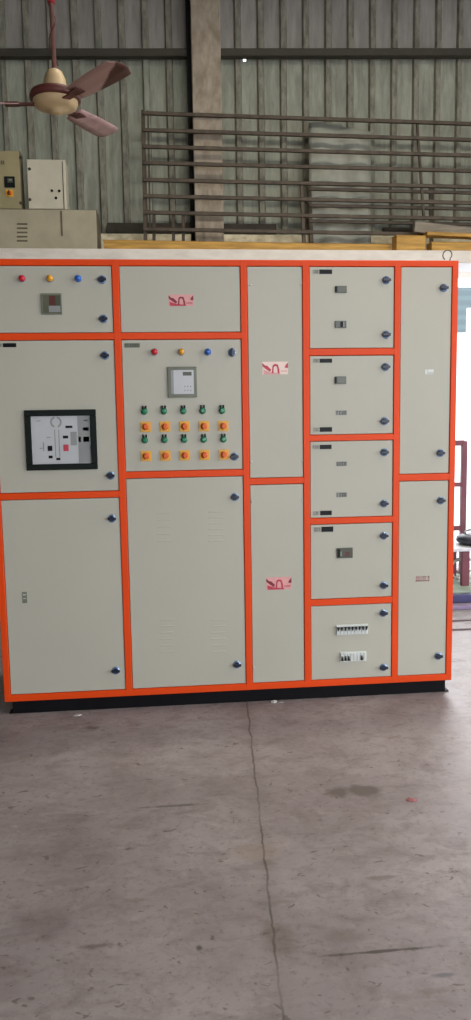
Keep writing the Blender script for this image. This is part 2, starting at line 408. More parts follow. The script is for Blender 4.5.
lathe(bm, [(.0155, .002, 0), (.0150, .012, 0), (.0135, .016, 0), (.006, .017, 0)], 20, 'y-'); poly(bm, [(-.005, .013), (.005, .013), (.0075, -.002), (0, -.017), (-.0075, -.002)], -.026, -.014, 0)
ORANGE = proto('rotary_switch', bm, ['orange knob', 'yellow plate'])
bm = new(); lathe(bm, [(.005, 0), (.005, .002), (.003, .0035), (.001, .004)], 10, 'y-'); SCREW = proto('screw', bm, ['bolt steel'])

DY = .004      # door face lies slightly behind the frame face
FY = DY+.0002
def P0(px, py): return at(px, py, DY)
def rect(px0, py0, px1, py1):
    a, b = P0(px0, py0), P0(px1, py1); return a.x, b.z, b.x, a.z
def plate(name, parent, px0, py0, px1, py1, mats, d=.003, extra=None, bev=.0006, **k):
    x0, z0, x1, z1 = rect(px0, py0, px1, py1); bm = new(); box(bm, x0, DY-d, z0, x1, DY, z1, 0, bev, 1)
    if extra: extra(bm, x0, z0, x1, z1, DY-d)
    o = obj(name, bm, mats, **k); rel2(o, parent); return o
def rel2(o, parent): o.parent = parent; o.matrix_parent_inverse = Matrix.Identity(4)
def door(c, z0, z1, name='door', **k):
    g = .0022; x0, x1 = VX[c][1]+g, VX[c+1][0]-g
    bm = new(); box(bm, x0, DY, z0+g, x1, .030, z1-g, 0, .0018, 2)
    return part(name, bm, 'pebble grey powder coat', **k)
def locks(d, pts, vert=()):
    for i, q in enumerate(pts): fitd('lock', LOCKV if i in vert else LOCK, P0(*q), d)
def fitd(name, me, p, d, **k):
    # every door has an identity world matrix, so world coordinates are local ones
    o = bpy.data.objects.new(name, me); C.objects.link(o); o.parent = d; o.location = (p.x, p.y, p.z)
    for a, v in k.items(): o[a] = v
    return o
def marks(lst):
    """little raised marks inside a plate given in fractions of its size: (u0, v0, u1, v1, material index)"""
    def f(bm, x0, z0, x1, z1, y):
        for i, (u0, v0, u1, v1, m) in enumerate(lst):
            box(bm, x0+(x1-x0)*u0, y-.0006-.00012*i, z1-(z1-z0)*v1, x0+(x1-x0)*u1, y+.0002, z1-(z1-z0)*v0, m)
    return f
def glyphs(n, u0=.08, u1=.92, v0=.25, v1=.75, m=1, seed=1):
    r = random.Random(seed); out = []; w = (u1-u0)/n
    for i in range(n):
        a = u0+i*w
        out.append((a, v0, a+w*.25, v1, m))
        if r.random() < .7: out.append((a, v0, a+w*.7, v0+(v1-v0)*.22, m))
        if r.random() < .6: out.append((a, v1-(v1-v0)*.22, a+w*.7, v1, m))
        if r.random() < .6: out.append((a+w*.5, v0, a+w*.7, v1, m))
    return out
def nametag(d, x0, y0, x1, y1, split, seed):
    return plate('name_plate', d, x0, y0, x1, y1, ['tag ground', 'black plastic', 'tag ink'], .0015,
                 marks([(split, 0, 1, 1, 1)]+glyphs(3, .03, split-.03, .15, .85, 2, seed)), 0, label='small black and grey name plate')
def danger(d, x0, y0, x1, y1, mats, tilt=0):
    def f(bm, a, b, c, e, y):
        W, H = c-a, e-b; X_ = lambda u: a+W*u; Z_ = lambda v: e-H*v; k = y-.0006
        poly(bm, [(X_(.0), Z_(.10)), (X_(.10), Z_(.28)), (X_(.20), Z_(.33)), (X_(.34), Z_(.62)), (X_(.30), Z_(.80)), (X_(.12), Z_(.55)), (X_(.0), Z_(.34))], k, y, 2)
        poly(bm, [(X_(1), Z_(.06)), (X_(.90), Z_(.30)), (X_(.87), Z_(.46)), (X_(.95), Z_(.50)), (X_(1), Z_(.5))], k, y, 2)
        # skull-like arch in the middle
        for pts in ([(.36, .90), (.40, .30), (.47, .18), (.48, .34), (.44, .45), (.43, .90)], [(.47, .18), (.60, .22), (.66, .60), (.67, .92), (.60, .92), (.58, .5), (.55, .36), (.48, .34)]):
            poly(bm, [(X_(u), Z_(v)) for u, v in pts], k, y, 3)
        poly(bm, [(X_(.04), Z_(.92)), (X_(.04), Z_(.62)), (X_(.30), Z_(.82)), (X_(.70), Z_(.90)), (X_(.70), Z_(1.0)), (X_(.08), Z_(1.0))], k+.0002, y, 1)
        for i in range(5): box(bm, X_(.72+i*.05), k, Z_(.80), X_(.75+i*.05), y, Z_(.68), 1)
    return plate('danger_sticker', d, x0, y0, x1, y1, mats, .0008, f, 0, label='torn pink and red warning sticker')

# column 1
d = door(0, 1.7758, ZT0)
locks(d, [(102, 279.7), (103.5, 319)])
for cx, c in ((22.3, 'red'), (50.3, 'yellow'), (78.3, 'blue')): fitd('indicator_lamp', LAMP[c], P0(cx, 278.7), d, label=c+' indicator lamp')
plate('meter', d, 41, 293.5, 62.5, 314.5, ['meter bezel', 'meter dark', 'meter red', 'display grey', 'meter olive'], .008,
      marks([(.08, .08, .94, .94, 4), (.38, .12, .70, .58, 2), (.70, .12, .94, .58, 1), (.36, .60, .92, .90, 3)]), .0015, label='grey square meter with a red window')
d = door(0, 1.0543, 1.745)
locks(d, [(105, 355.5), (110.7, 475.5)])
nametag(d, -3, 343.3, 16.5, 347.2, .30, 3)
x0, z0, x1, z1 = rect(24.2, 410.3, 98, 469)
bm = new(); w = .028
for a in ((x0, z0, x1, z0+w), (x0, z1-w, x1, z1), (x0, z0+w, x0+w, z1-w), (x1-w, z0+w, x1, z1-w)): box(bm, a[0], DY-.012, a[1], a[2], DY, a[3], 0, .002, 1)
rel2(obj('display_bezel', bm, 'display bezel', label='black rectangular bezel of the breaker window'), d)
ix0, iz0, ix1, iz1 = x0+w+.002, z0+w+.002, x1-w-.002, z1-w-.002
bm = new(); y = DY-.004; box(bm, ix0-.002, y, iz0-.002, ix1+.002, DY, iz1+.002, 0)
W, H = ix1-ix0, iz1-iz0; k = y-.0008
def R_(u0, v0, u1, v1, m): box(bm, ix0+W*u0, k, iz1-H*v1, ix0+W*u1, y, iz1-H*v0, m)
R_(.79, 0, 1, 1, 1)
cx, cz, r0, r1 = ix0+W*.42, iz1-H*.12, .018, .026                # the ring at the top and its two stems
for i in range(26):
    a0, a1 = math.radians(-70+i*320/26), math.radians(-70+(i+1)*320/26)
    pts = [(cx+r*math.cos(a), cz+r*math.sin(a)) for r, a in ((r0, a0), (r1, a0), (r1, a1), (r0, a1))]
    if max(q[1] for q in pts) < iz1: poly(bm, pts, k, y, 2)
R_(.385, .28, .40, .86, 2); R_(.455, .28, .47, .86, 2)
for u0, v0, u1, v1, m in ((.58, .20, .70, .25, 3), (.53, .41, .62, .47, 3), (.26, .62, .34, .73, 3), (.27, .83, .34, .89, 3), (.40, .88, .47, .93, 3),
                          (.53, .60, .62, .74, 4), (.66, .33, .77, .62, 1), (.88, .24, .98, .31, 3), (.88, .44, .98, .55, 3), (.80, .44, .84, .55, 2), (.12, .66, .17, .68, 2), (.18, .54, .20, .73, 2), (.25, .43, .32, .45, 2), (.08, .08, .16, .10, 1), (.9, .08, .97, .1, 2)): R_(u0, v0, u1, v1, m)
rel2(obj('breaker_face', bm, ['display white', 'display grey', 'label grey', 'black plastic', 'sticker red'], label='pale breaker face with ring handle drawing and small marks'), d)
d = door(0, ZB1, 1.0239)
locks(d, [(112, 518.5), (116, 670.5)])
plate('sticker', d, 21.8, 592, 27.3, 603, ['meter bezel', 'label pale'], .001, marks([(.2, .2, .8, .3, 1), (.2, .55, .8, .62, 1)]), 0, label='small grey sticker')

# column 2
d = door(1, 1.7758, ZT0, 'panel')
danger(d, 168.5, 294.5, 193.5, 306, ['sticker pink', 'sticker red', 'sticker dark red', 'sticker dark red'])
d = door(1, 1.1412, 1.745)
nametag_bm = plate('name_plate', d, 124.3, 343.2, 140, 347.6, ['meter bezel', 'meter dark'], .0015, marks(glyphs(6, .06, .96, .2, .8, 1, 5)), 0, label='small grey lettered name plate')
for cx, c in ((154.5, 'red'), (181.4, 'yellow'), (207.8, 'blue')): fitd('indicator_lamp', LAMP[c], P0(cx, 352), d, label=c+' indicator lamp')
locks(d, [(232, 352.6), (234.3, 456.6)], (0,))
x0, z0, x1, z1 = rect(167.4, 367, 197.2, 397.3)
bm = new(); box(bm, x0, DY-.010, z0, x1, DY, z1, 0, .002, 1)
W, H = x1-x0, z1-z0; k = DY-.0112
def R_(u0, v0, u1, v1, m, e=0): box(bm, x0+W*u0, k-e, z1-H*v1, x0+W*u1, DY-.009, z1-H*v0, m)
R_(.11, .11, .89, .89, 1); R_(.52, .17, .82, .29, 2, .0006); R_(.11, .11, .20, .89, 3, .0004)
for i in range(3): R_(.56+i*.10, .62, .60+i*.10, .67, 3, .0006); R_(.56+i*.10, .75, .60+i*.10, .80, 3, .0006)
rel2(obj('meter', bm, ['meter bezel', 'display white', 'meter dark', 'display grey'], label='white multifunction meter in a grey frame'), d)
for i in range(5):
    for px, py in ((144.4+i*19.4, 410.2-.2*i), (144.9+i*19.6, 438.9-.2*i)): fitd('push_button', GREEN, P0(px, py+1.2), d, label='green push button')
    for px, py in ((145.7+i*19.4, 426.8-.2*i), (146+i*19.45, 456-.35*i)): fitd('rotary_switch', ORANGE, P0(px, py), d, label='orange rotary switch on a yellow plate')
d = door(1, ZB1, 1.1105)
locks(d, [(234.7, 497), (237, 664.5)])
for gx0, gx1, gy0, gy1, n in ((157, 171, 513, 541, 5), (208, 224, 512, 541, 6), (211, 226, 620, 652, 6), (160, 174, 620, 652, 6)):
    bm = new()
    for i in range(n):
        yy = gy0+(gy1-gy0)*i/(n-1); a, b = P0(gx0, yy), P0(gx1, yy)
        m0 = bmesh.ops.create_cube(bm, size=1)['verts']
        for v in m0:
            front = v.co.y < 0; v.co = Vector(((a.x+b.x)/2+v.co.x*(b.x-a.x)*(.92 if front else 1), DY-(.0012 if front else 0), a.z+v.co.z*(.002 if front else .009)))
    rel2(obj('louvre', bm, 'pebble grey powder coat'), d)

# column 3
d = door(2, 1.0974, ZT0, 'panel')
danger(d, 262.3, 361.8, 288, 374.3, ['sticker white pink', 'sticker pink', 'sticker red', 'sticker red'])
for q in ((301, 283.5), (251.7, 462), (302, 460.5), (250.5, 285)): fitd('screw', SCREW, P0(*q), d)
d = door(2, ZB1, 1.0674, 'panel')
danger(d, 266.3, 577.5, 291.5, 589, ['sticker pink', 'sticker red', 'sticker dark red', 'sticker red'])
for q in ((252, 502), (253.8, 667), (302.6, 664), (302, 500)): fitd('screw', SCREW, P0(*q), d)

# column 4
def smallmeter(d, x0, y0, x1, y1, style=0):
    ms = {0: [(.02, .1, .17, .9, 1), (.3, .15, .95, .85, 2)], 1: [(.45, .1, .7, .9, 1), (.72, .1, .8, .9, 3)],
          2: [(.04, .1, .2, .9, 1), (.22, .35, .3, .8, 3), (.50, .35, .8, .85, 4)]}[style]
    return plate('meter', d, x0, y0, x1, y1, ['meter dark', 'black plastic', 'meter olive', 'label grey', 'meter red'], .006, marks(ms), .001, label='small dark rectangular meter')
def smalllabel(d, x0, y0, x1, y1, seed): return plate('label_plate', d, x0, y0, x1, y1, ['label grey', 'meter dark'], .0015, marks(glyphs(4, .05, .98, .12, .88, 1, seed)), 0, label='small grey lettered label')
d = door(3, 1.698, ZT0)
locks(d, [(386.2, 280.3), (386, 334.7)]); nametag(d, 313, 269.6, 332, 274, .33, 11)
smallmeter(d, 335, 286, 346.6, 293, 0); smallmeter(d, 335, 321, 346.2, 328, 1)
d = door(3, 1.296, 1.6664)
locks(d, [(385.4, 367), (384.4, 421.2)]); nametag(d, 313, 358.8, 332, 362.7, .35, 12); nametag(d, 313, 427.4, 332, 431.6, .35, 13)
smallmeter(d, 334.6, 376.5, 346, 384, 0); smalllabel(d, 336, 410.5, 347, 415, 21)
d = door(3, .8986, 1.2668)
locks(d, [(384.2, 452.3), (383.9, 503.5)]); nametag(d, 312.5, 445, 331.5, 449, .38, 14); nametag(d, 313, 511, 331.7, 515, .38, 15)
smalllabel(d, 336.3, 461.6, 347, 466, 22); smalllabel(d, 336.3, 492.5, 347, 497, 23)
d = door(3, .5003, .8687)
locks(d, [(383.7, 535.7), (383.6, 585.3)]); nametag(d, 314, 527, 333.2, 531.6, .38, 16)
smallmeter(d, 336.6, 548, 352.5, 557.6, 2)
d = door(3, ZB1, .4689)
locks(d, [(383.2, 613), (383.5, 667.3)])
def mcb(px0, py0, px1, py1, n, tog, low):
    x0, z0, x1, z1 = rect(px0, py0, px1, py1); bm = new(); W, H = x1-x0, z1-z0
    box(bm, x0, DY-.006, z0, x1, DY, z1, 0, .001, 1)
    for i in range(n):
        a = x0+W*(i+.12)/n; b = x0+W*(i+.88)/n
        box(bm, a, DY-.012, z0+H*.12, b, DY-.006, z1-H*.12, 0, .001, 1)
        if i in tog:
            zc = z0+H*(.36 if low else .66); m = (a+b)/2
            poly(bm, [(a+.001, zc+H*.18), (b-.001, zc+H*.18), (m+.0015, zc-H*.20), (m-.0015, zc-H*.20)] if not low else [(m-.0015, zc+H*.28), (m+.0015, zc+H*.28), (b-.001, zc-H*.18), (a+.001, zc-H*.18)], DY-.019, DY-.011, 1)
    rel2(obj('breaker_row', bm, ['white plastic', 'black plastic'], label='row of white miniature breakers with black toggles'), d)
mcb(336, 625, 367.5, 633.5, 9, range(9), False)
mcb(340, 652, 366, 660.5, 8, (0, 1, 2, 6), True)

# column 5
d = door(4, 1.0999, ZT0)
locks(d, [(443.6, 288), (440.2, 453)])
plate('label_plate', d, 425, 369, 433.5, 374.5, ['label pale', 'white plastic'], .001, marks([(0, .1, .25, .9, 1), (.35, .1, 1, .55, 1)]), 0, label='faded white label')
d = door(4, ZB1, 1.0672)
locks(d, [(440.7, 500.5), (438.2, 656)])
x0, z0, x1, z1 = rect(416, 576.5, 430, 581); bm = new()
for u0, v0, u1, v1, m in glyphs(6, 0, 1, 0, 1, 0, 9): box(bm, x0+(x1-x0)*u0, DY-.0006, z1-(z1-z0)*v1, x0+(x1-x0)*u1, DY+.0002, z1-(z1-z0)*v0)
rel2(obj('lettering', bm, 'faded red ink', label='faded red stencilled lettering'), d)

# ------------------------------------------------------------------ enclosures on the ledge
def enclosure(name, label, x0, y0, x1, y1, Yf, dep, mat, side, zbase=None, group=None):
    a, b = at(x0, y0, Yf), at(x1, y1, Yf); zb = LZ1 if zbase is None else zbase
    t = thing(name, label, 'electrical enclosure', ((a.x+b.x)/2, Yf+dep/2, zb), group)
    bm = new(); box(bm, a.x, Yf+.012, zb, b.x, Yf+dep, a.z, 0, .004); rel(obj('body', bm, side), t)
    bm = new(); g = .006; box(bm, a.x+g, Yf, zb+g, b.x-g, Yf+.011, a.z-g, 0, .003); dr = rel(obj('door', bm, mat), t)
    return t, dr, a.x, zb, b.x, a.z
def sub(name, bm, mats, t, dr, **k):
    o = obj(name, bm, mats, **k); o.parent = dr; o.matrix_parent_inverse = Matrix.Identity(4); return o
# rel() parts keep world-coordinate meshes, so a sub-part parented to them with identity also uses world coordinates
lo, ldr, lx0, lz0, lx1, lz1 = enclosure('electrical_enclosure', 'long low grey enclosure lying on the ledge beneath two smaller boxes', -14, 208.3, 98, 247, 2.66, .40, 'enclosure grey', 'enclosure side')
bm = new(); a, b = at(60.2, 211, 2.66), at(63, 236, 2.66); box(bm, a.x, 2.656, b.z, b.x, 2.6605, a.z); sub('strip', bm, 'enclosure side', lo, ldr, label='dark vertical strip')
bm = new()
for i in range(5):
    a, b = at(17, 224+i*4.2, 2.66), at(27.5, 224+i*4.2, 2.66); box(bm, a.x, 2.656, a.z-.006, b.x, 2.6605, a.z+.006, 0, .001, 1)
sub('louvre', bm, 'enclosure side', lo, ldr)
up, udr, ux0, uz0, ux1, uz1 = enclosure('electrical_enclosure', 'white square enclosure with three black buttons on the long grey box', 25.7, 158.6, 66.8, 207, 2.68, .18, 'enclosure white', 'enclosure white', lz1)
bm = new(); a, b = at(62.6, 161, 2.68), at(63.6, 207, 2.68); box(bm, a.x, 2.6785, uz0+.006, b.x, 2.6805, a.z-.004); sub('seam', bm, 'dark umber', up, udr)
for q in ((52, 190.8), (59.3, 191), (56, 198)):
    bm = new(); c = at(*q, 2.68); lathe(bm, [(.010, -.001), (.010, .006), (.007, .010)], 14, 'y-', 0, c); sub('button', bm, 'black plastic', up, udr, label='black round button')
for q in ((29.6, 169), (30, 199.6)):
    bm = new(); c = at(*q, 2.68); lathe(bm, [(.011, -.001), (.011, .005), (.006, .009)], 14, 'y-', 0, c); sub('latch', bm, 'dark umber', up, udr, label='dark round latch')
cr, cdr, cx0, cz0, cx1, cz1 = enclosure('electrical_enclosure', 'cream enclosure with black display and orange knob at the left edge', -24, 149.5, 22.2, 207, 2.69, .13, 'enclosure cream', 'enclosure side', lz1)
bm = new(); a, b = at(4.2, 176.5, 2.69), at(15.2, 187.7, 2.69); box(bm, a.x, 2.682, b.z, b.x, 2.6905, a.z, 0, .002, 1); c, e = at(7.5, 178.5, 2.69), at(13, 183, 2.69); box(bm, c.x, 2.6805, e.z, e.x, 2.6825, c.z, 1); c, e = at(9, 179.5, 2.69), at(12, 181, 2.69); box(bm, c.x, 2.680, e.z, e.x, 2.6825, c.z, 2); sub('display', bm, ['display bezel', 'meter dark', 'label grey'], cr, cdr, label='black square display')
bm = new(); c = at(9.6, 193.2, 2.69); box(bm, c.x-.028, 2.687, c.z-.026, c.x+.028, 2.6905, c.z+.026, 1); lathe(bm, [(.016, .002), (.016, .014), (.010, .02)], 16, 'y-', 0, c); box(bm, c.x-.004, c.y-.03, c.z-.016, c.x+.004, c.y-.012, c.z+.016, 2); sub('knob', bm, ['orange knob', 'yellow plate', 'fan maroon'], cr, cdr, label='orange rotary knob')
for q in ((20.7, 157.5), (21, 203)):
    bm = new(); c = at(*q, 2.69); lathe(bm, [(.012, -.001), (.012, .006), (.006, .012)], 14, 'y-', 0, c); sub('latch', bm, 'dark umber', cr, cdr, label='dark round latch')
bm = new()
for i, dx in enumerate((-2, 1, 3)): c = at(dx, 162.5, 2.69); box(bm, c.x, 2.688, c.z-.014, c.x+.010, 2.6905, c.z+.014)
sub('name_plate', bm, 'enclosure side', cr, cdr)

# ------------------------------------------------------------------ steel grilles on the ledge
def rail_y(y): return 2.80+(238-y)/(238-113)*.20     # leans back against the cladding
g1 = thing('steel_grille', 'large rusty steel grille of eight long horizontal rails leaning on the ledge', 'grille', (1.4, 2.8, LZ1))
yl = (113.3, 130.1, 146.6, 162.9, 179.9, 196.1, 212.4, 229.2); yr = (124, 140, 155.6, 171, 187, 203, 219, 235)
ends = []
for y0, y1 in zip(yl, yr):
    Y_ = rail_y(y0); a, b = at(143.5, y0, Y_), at(471, y1, Y_); e = b+(b-a)*.22; ends.append((a, b, e)); bm = new(); obox(bm, a, e, .022, .026, 0, .002); rel(obj('rail', bm, 'rust steel'), g1)
def post(px0, py0, px1, py1, w=.022, to=None, name='post', dy=.024):
    a, b = at(px0, py0, rail_y(py0)+dy), at(px1, py1, rail_y(py1)+dy)
    if to is not None: b = b+(b-a)*((to-b.z)/(b-a).z)
    bm = new(); obox(bm, a, b, w, w, 0, .002); return bm
rel(obj('post', post(143, 111, 145.5, 240, .026, LZ1), 'rust steel'), g1)
rel(obj('post', post(148, 111, 150, 229, .010), 'rust steel'), g1)
rel(obj('post', post(301.5, 183, 304, 246, .026, LZ1), 'rust steel'), g1)
rel(obj('post', post(417, 122, 424, 220, .016), 'rust steel'), g1)
for x_ in (154, 173.5, 183.3): rel(obj('tie', post(x_, 212.5, x_, 240, .020, LZ1), 'rust steel'), g1)
g2 = thing('steel_grille', 'smaller rusty grille standing behind the right half of the large one', 'grille', (2.2, 2.9, LZ1))
for y0, y1 in ((189, 193), (205.5, 209), (221, 224.5)):
    Y_ = 2.90+(238-y0)/(125)*.20; a, b = at(309, y0, Y_), at(471, y1, Y_); bm = new(); obox(bm, a, b+(b-a)*.4, .020, .022, 0, .002); rel(obj('rail', bm, 'rust steel'), g2)
rel(obj('post', post(309, 186, 311.5, 246, .028, LZ1, dy=.12), 'rust steel'), g2)
rel(obj('post', post(430.5, 186, 431.5, 246, .026, LZ1, dy=.12), 'rust steel'), g2)
# cloudy plastic sheet between grille and cladding
bm = new(); a = at(309, 122, 3.06); b = at(371, 240, 3.06); nx, nz = 16, 10; z_lo = LZ1; vv = []
for i in range(nx+1):
    for j in range(nz+1):
        u, v = i/nx, j/nz; vv.append(bm.verts.new((a.x+(b.x-a.x)*u, 3.065+.012*math.sin(u*11+v*3)+.006*math.sin(v*9), z_lo+(a.z-z_lo)*v-(.06*u*v if u > .5 else 0))))
for i in range(nx):
    for j in range(nz):
        f = bm.faces.new((vv[i*(nz+1)+j], vv[(i+1)*(nz+1)+j], vv[(i+1)*(nz+1)+j+1], vv[i*(nz+1)+j+1])); f.smooth = True
o = obj('plastic_sheet', bm, 'sheet polythene', label='cloudy grey plastic sheet standing behind the large grille', category='plastic sheet')
m = o.modifiers.new('t', 'SOLIDIFY'); m.thickness = .003
# timber on the ledge
def plank(label, p0, p1, w, h, mat, group=None, tilt=0):
    bm = new(); obox(bm, p0, p1, w, h, 0, .004); mid = (Vector(p0)+Vector(p1))/2
    for v in bm.verts: v.co -= mid
    return obj('timber_plank', bm, mat, loc=mid, label=label, category='plank')
a = at(104, 245, 2.66); b = at(392, 247, 2.74)
plank('long ochre timber batten lying along the ledge below the large grille', (a.x, 2.655, LZ1+.036), (b.x-.02, 2.75, LZ1+.036), .06, .070, 'ochre')
a = at(394.5, 240, 2.66); b = at(424, 240, 2.66)
plank('thick ochre timber block at left end of the stacked timber', (a.x, 2.665, LZ1+.061), (b.x, 2.675, LZ1+.061), .10, .12, 'ochre')
a = at(425.5, 244, 2.7)
plank('lowest ochre plank of the stack at the right end of the ledge', (a.x+.02, 2.66, LZ1+.034), (3.6, 2.66, LZ1+.034), .10, .066, 'ochre')
plank('upper ochre plank of the stack, lying directly under the grey board', (a.x-.015, 2.66, LZ1+.136), (3.6, 2.66, LZ1+.090), .08, .028, 'ochre')
plank('grey weathered board sloping on top of the ochre planks', (at(414, 226, 2.74).x, 2.742, LZ1+.215), (3.6, 2.748, LZ1+.07), .045, .085, 'grey timber')

# ------------------------------------------------------------------ ceiling fan
FX, FYY = at(55.5, 100, .32).x, .32
zf = lambda y: at(55.5, y, .32).z
zc = zf(103.5)
fan = thing('ceiling_fan', 'cream and maroon ceiling fan with three pinkish-brown blades', 'ceiling fan', (FX, FYY, zc))
bm = new(); lathe(bm, [(.011, zf(72)), (.011, ZC-.03)], 12, 'z', 0, (FX, FYY, 0))
rel(obj('down_rod', bm, 'rod steel'), fan)
bm = new(); lathe(bm, [(.018, ZC-.09), (.05, ZC-.05), (.055, ZC-.001)], 20, 'z', 0, (FX, FYY, 0)); rel(obj('ceiling_cup', bm, 'fan cream'), fan)
bm = new(); pts = [(FX+.018*math.cos(k*.7), FYY+.018*math.sin(k*.7), zf(66)+k*.022) for k in range(40)]; tube(bm, pts, .0035, 6); rel(obj('wire', bm, 'fan maroon', label='maroon wire wound round the rod'), fan)
bm = new(); lathe(bm, [(.016, zf(4)), (.016, zf(-30))], 12, 'z', 0, (FX, FYY, 0)); rel(obj('tape', bm, 'red tape', label='red tape round the rod'), fan)
bm = new(); lathe(bm, [(.022, zf(70)), (.036, zf(72)), (.050, zf(79)), (.056, zf(88)), (.060, zf(94)), (.050, zf(96))], 28, 'z', 0, (FX, FYY, 0)); rel(obj('canopy', bm, 'fan cream'), fan)
bm = new(); lathe(bm, [(.055, zf(90.5)), (.090, zf(91)), (.114, zf(93.5)), (.120, zf(97)), (.120, zf(100.5)), (.105, zf(101.5))], 32, 'z', 0, (FX, FYY, 0)); rel(obj('motor_housing', bm, 'fan maroon', label='maroon motor housing'), fan)
bm = new(); lathe(bm, [(.106, zf(101)), (.106, zf(103)), (.098, zf(107)), (.07, zf(109.5)), (.034, zf(111)), (.03, zf(113)), (.01, zf(113.5))], 32, 'z', 0, (FX, FYY, 0)); rel(obj('bottom_cover', bm, 'fan cream', label='cream bottom cover'), fan)
for i, ang in enumerate((-53.8, 66.2, 186.2)):
    bm = new(); N = 14
    top, bot = [], []
    for k in range(N+1):
        u = k/N; r = .17+u*.405; w = .046+.016*math.sin(min(1, u*1.3)*PI/2)
        if u > .9: w *= math.sqrt(max(.15, 1-((u-.9)/.1)**2*.8))
        tw = math.radians(-17+5*u)
        row = []
        for s in (-1, -.35, .35, 1):
            row.append((r, s*w*math.cos(tw), s*w*math.sin(tw)+.004*(1-s*s)))
        top.append([bm.verts.new(q) for q in row]); bot.append([bm.verts.new((q[0], q[1], q[2]-.003)) for q in row])
    for k in range(N):
        for s in range(3):
            for A, fl_ in ((top, 1), (bot, 0)):
                q = (A[k][s], A[k+1][s], A[k+1][s+1], A[k][s+1]); f = bm.faces.new(q); f.smooth = True
        bm.faces.new((top[k][0], bot[k][0], bot[k+1][0], top[k+1][0])); bm.faces.new((top[k][3], top[k+1][3], bot[k+1][3], bot[k][3]))
    for k in (0, N):
        for s in range(3): bm.faces.new((top[k][s], top[k][s+1], bot[k][s+1], bot[k][s]))
    bl = obj('blade', bm, 'blade' if i == 0 else 'blade plain', parent=fan); bl.location = (0, 0, 0.0)
    tilt = Matrix(((1, 0, 0), (0, 1, 0), (.051, .079, 1))).to_4x4(); tx_ = Vector((.051*-1, -.079, 1)).to_track_quat('Z', 'Y').to_matrix().to_4x4()
    nrm = Vector((-.051, -.079, 1)).normalized(); q_ = Vector((0, 0, 1)).rotation_difference(nrm)
    bl.rotation_mode = 'QUATERNION'; bl.rotation_quaternion = q_ @ Matrix.Rotation(math.radians(ang), 3, 'Z').to_quaternion()
    bm = new(); box(bm, .085, -.022, -.007, .20, .022, -.001, 0, .002); box(bm, .17, -.034, -.007, .235, .034, -.001, 0, .002)
    br = obj('blade_bracket', bm, 'fan maroon', parent=bl)

# ------------------------------------------------------------------ right of the switchboard: doorway things
# maroon steel rack
rk = thing('steel_rack', 'maroon painted open steel rack standing in the bright doorway', 'rack', (2.6, 2.45, .075))
RY = 2.45
def RP(px, py, y=RY): return at(px, py, y)
tp = RP(464, 441).z; xr = RP(463.5, 480).x
for x_, y_ in ((xr, RY), (xr-.75, RY), (xr+.02, RY+.35), (xr-.75, RY+.35)):
    if y_ != RY: continue
    bm = new(); box(bm, x_-.022, y_-.02, .075, x_+.022, y_+.02, tp, 0, .003); rel(obj('leg', bm, 'maroon paint'), rk)
for py_, h in ((443, .045), (484.5, .036), (528, .04)):
    z = RP(457, py_).z; bm = new(); box(bm, xr-.75, RY-.016, z-h/2, xr, RY+.016, z+h/2, 0, .003); rel(obj('crossbar', bm, 'maroon paint'), rk)
for x_ in (xr, xr-.75):
    bm = new(); box(bm, x_-.02, RY-.10, .075, x_+.02, RY+.14, .10, 0, .003); rel(obj('foot', bm, 'maroon paint'), rk)
# low white bench with black bag
BY0, BY1 = 1.98, 2.34
bz = at(462, 548.5, BY0).z; bx0 = 1.75
bn = thing('low_bench', 'low white-topped bench with dark legs beside the cabinet end', 'bench', (2.3, 2.16, .075))
bm = new(); box(bm, bx0, BY0, bz-.025, 3.2, BY1, bz, 0, .004); rel(obj('bench_top', bm, 'bench white'), bn)
for x_ in (at(457.5, 560, BY0+.05).x+.06, 3.1, bx0+.05):
    for y_ in (BY0+.05, BY1-.05):
        bm = new(); box(bm, x_-.03, y_-.02, .075, x_+.03, y_+.02, bz-.026, 0, .003); rel(obj('leg', bm, 'maroon paint'), bn)
q = at(473, 545, 2.16)
bm = new(); lathe(bm, [(.05, 0), (.12, .004), (.155, .03), (.15, .06), (.11, .088), (.04, .10)], 28, 'z')
for v in bm.verts: v.co.x *= 1.05; v.co.z *= .9+.1*math.sin(v.co.x*30)
bagx = at(477, 540, 2.16).x
bg = thing('tool_bag', 'dark round bag lying on the low white bench', 'bag', (bagx, 2.16, bz))
o = obj('body', bm, 'bag black', parent=bg)
bm = new(); tube(bm, [(.10*math.cos(a/10*PI), .02*math.sin(a), .088+.03*math.sin(a/10*PI)) for a in range(11)], .008, 8); obj('handle', bm, 'label grey', parent=bg, label='grey handle strap')
# coil of pale cable under the bench
bm = new(); c = at(469, 568, 2.05); pts = [(c.x+(.10+.012*math.sin(k*.9))*math.cos(k*.42), 2.15+.02*math.sin(k*1.3), .19+(.09+.01*math.sin(k))*math.sin(k*.42)) for k in range(46)]
step_z = .075
zmin = min(q[2] for q in pts); pts = [(x, y, z-zmin+step_z+.006) for x, y, z in pts]
pts = pts+[(c.x-.14-.03*k, 2.13-.002*k, step_z+.006) for k in range(8)]
tube(bm, pts, .006, 6); obj('cable_coil', bm, 'cable pale', label='coil of pale cable standing under the low white bench', category='cable')
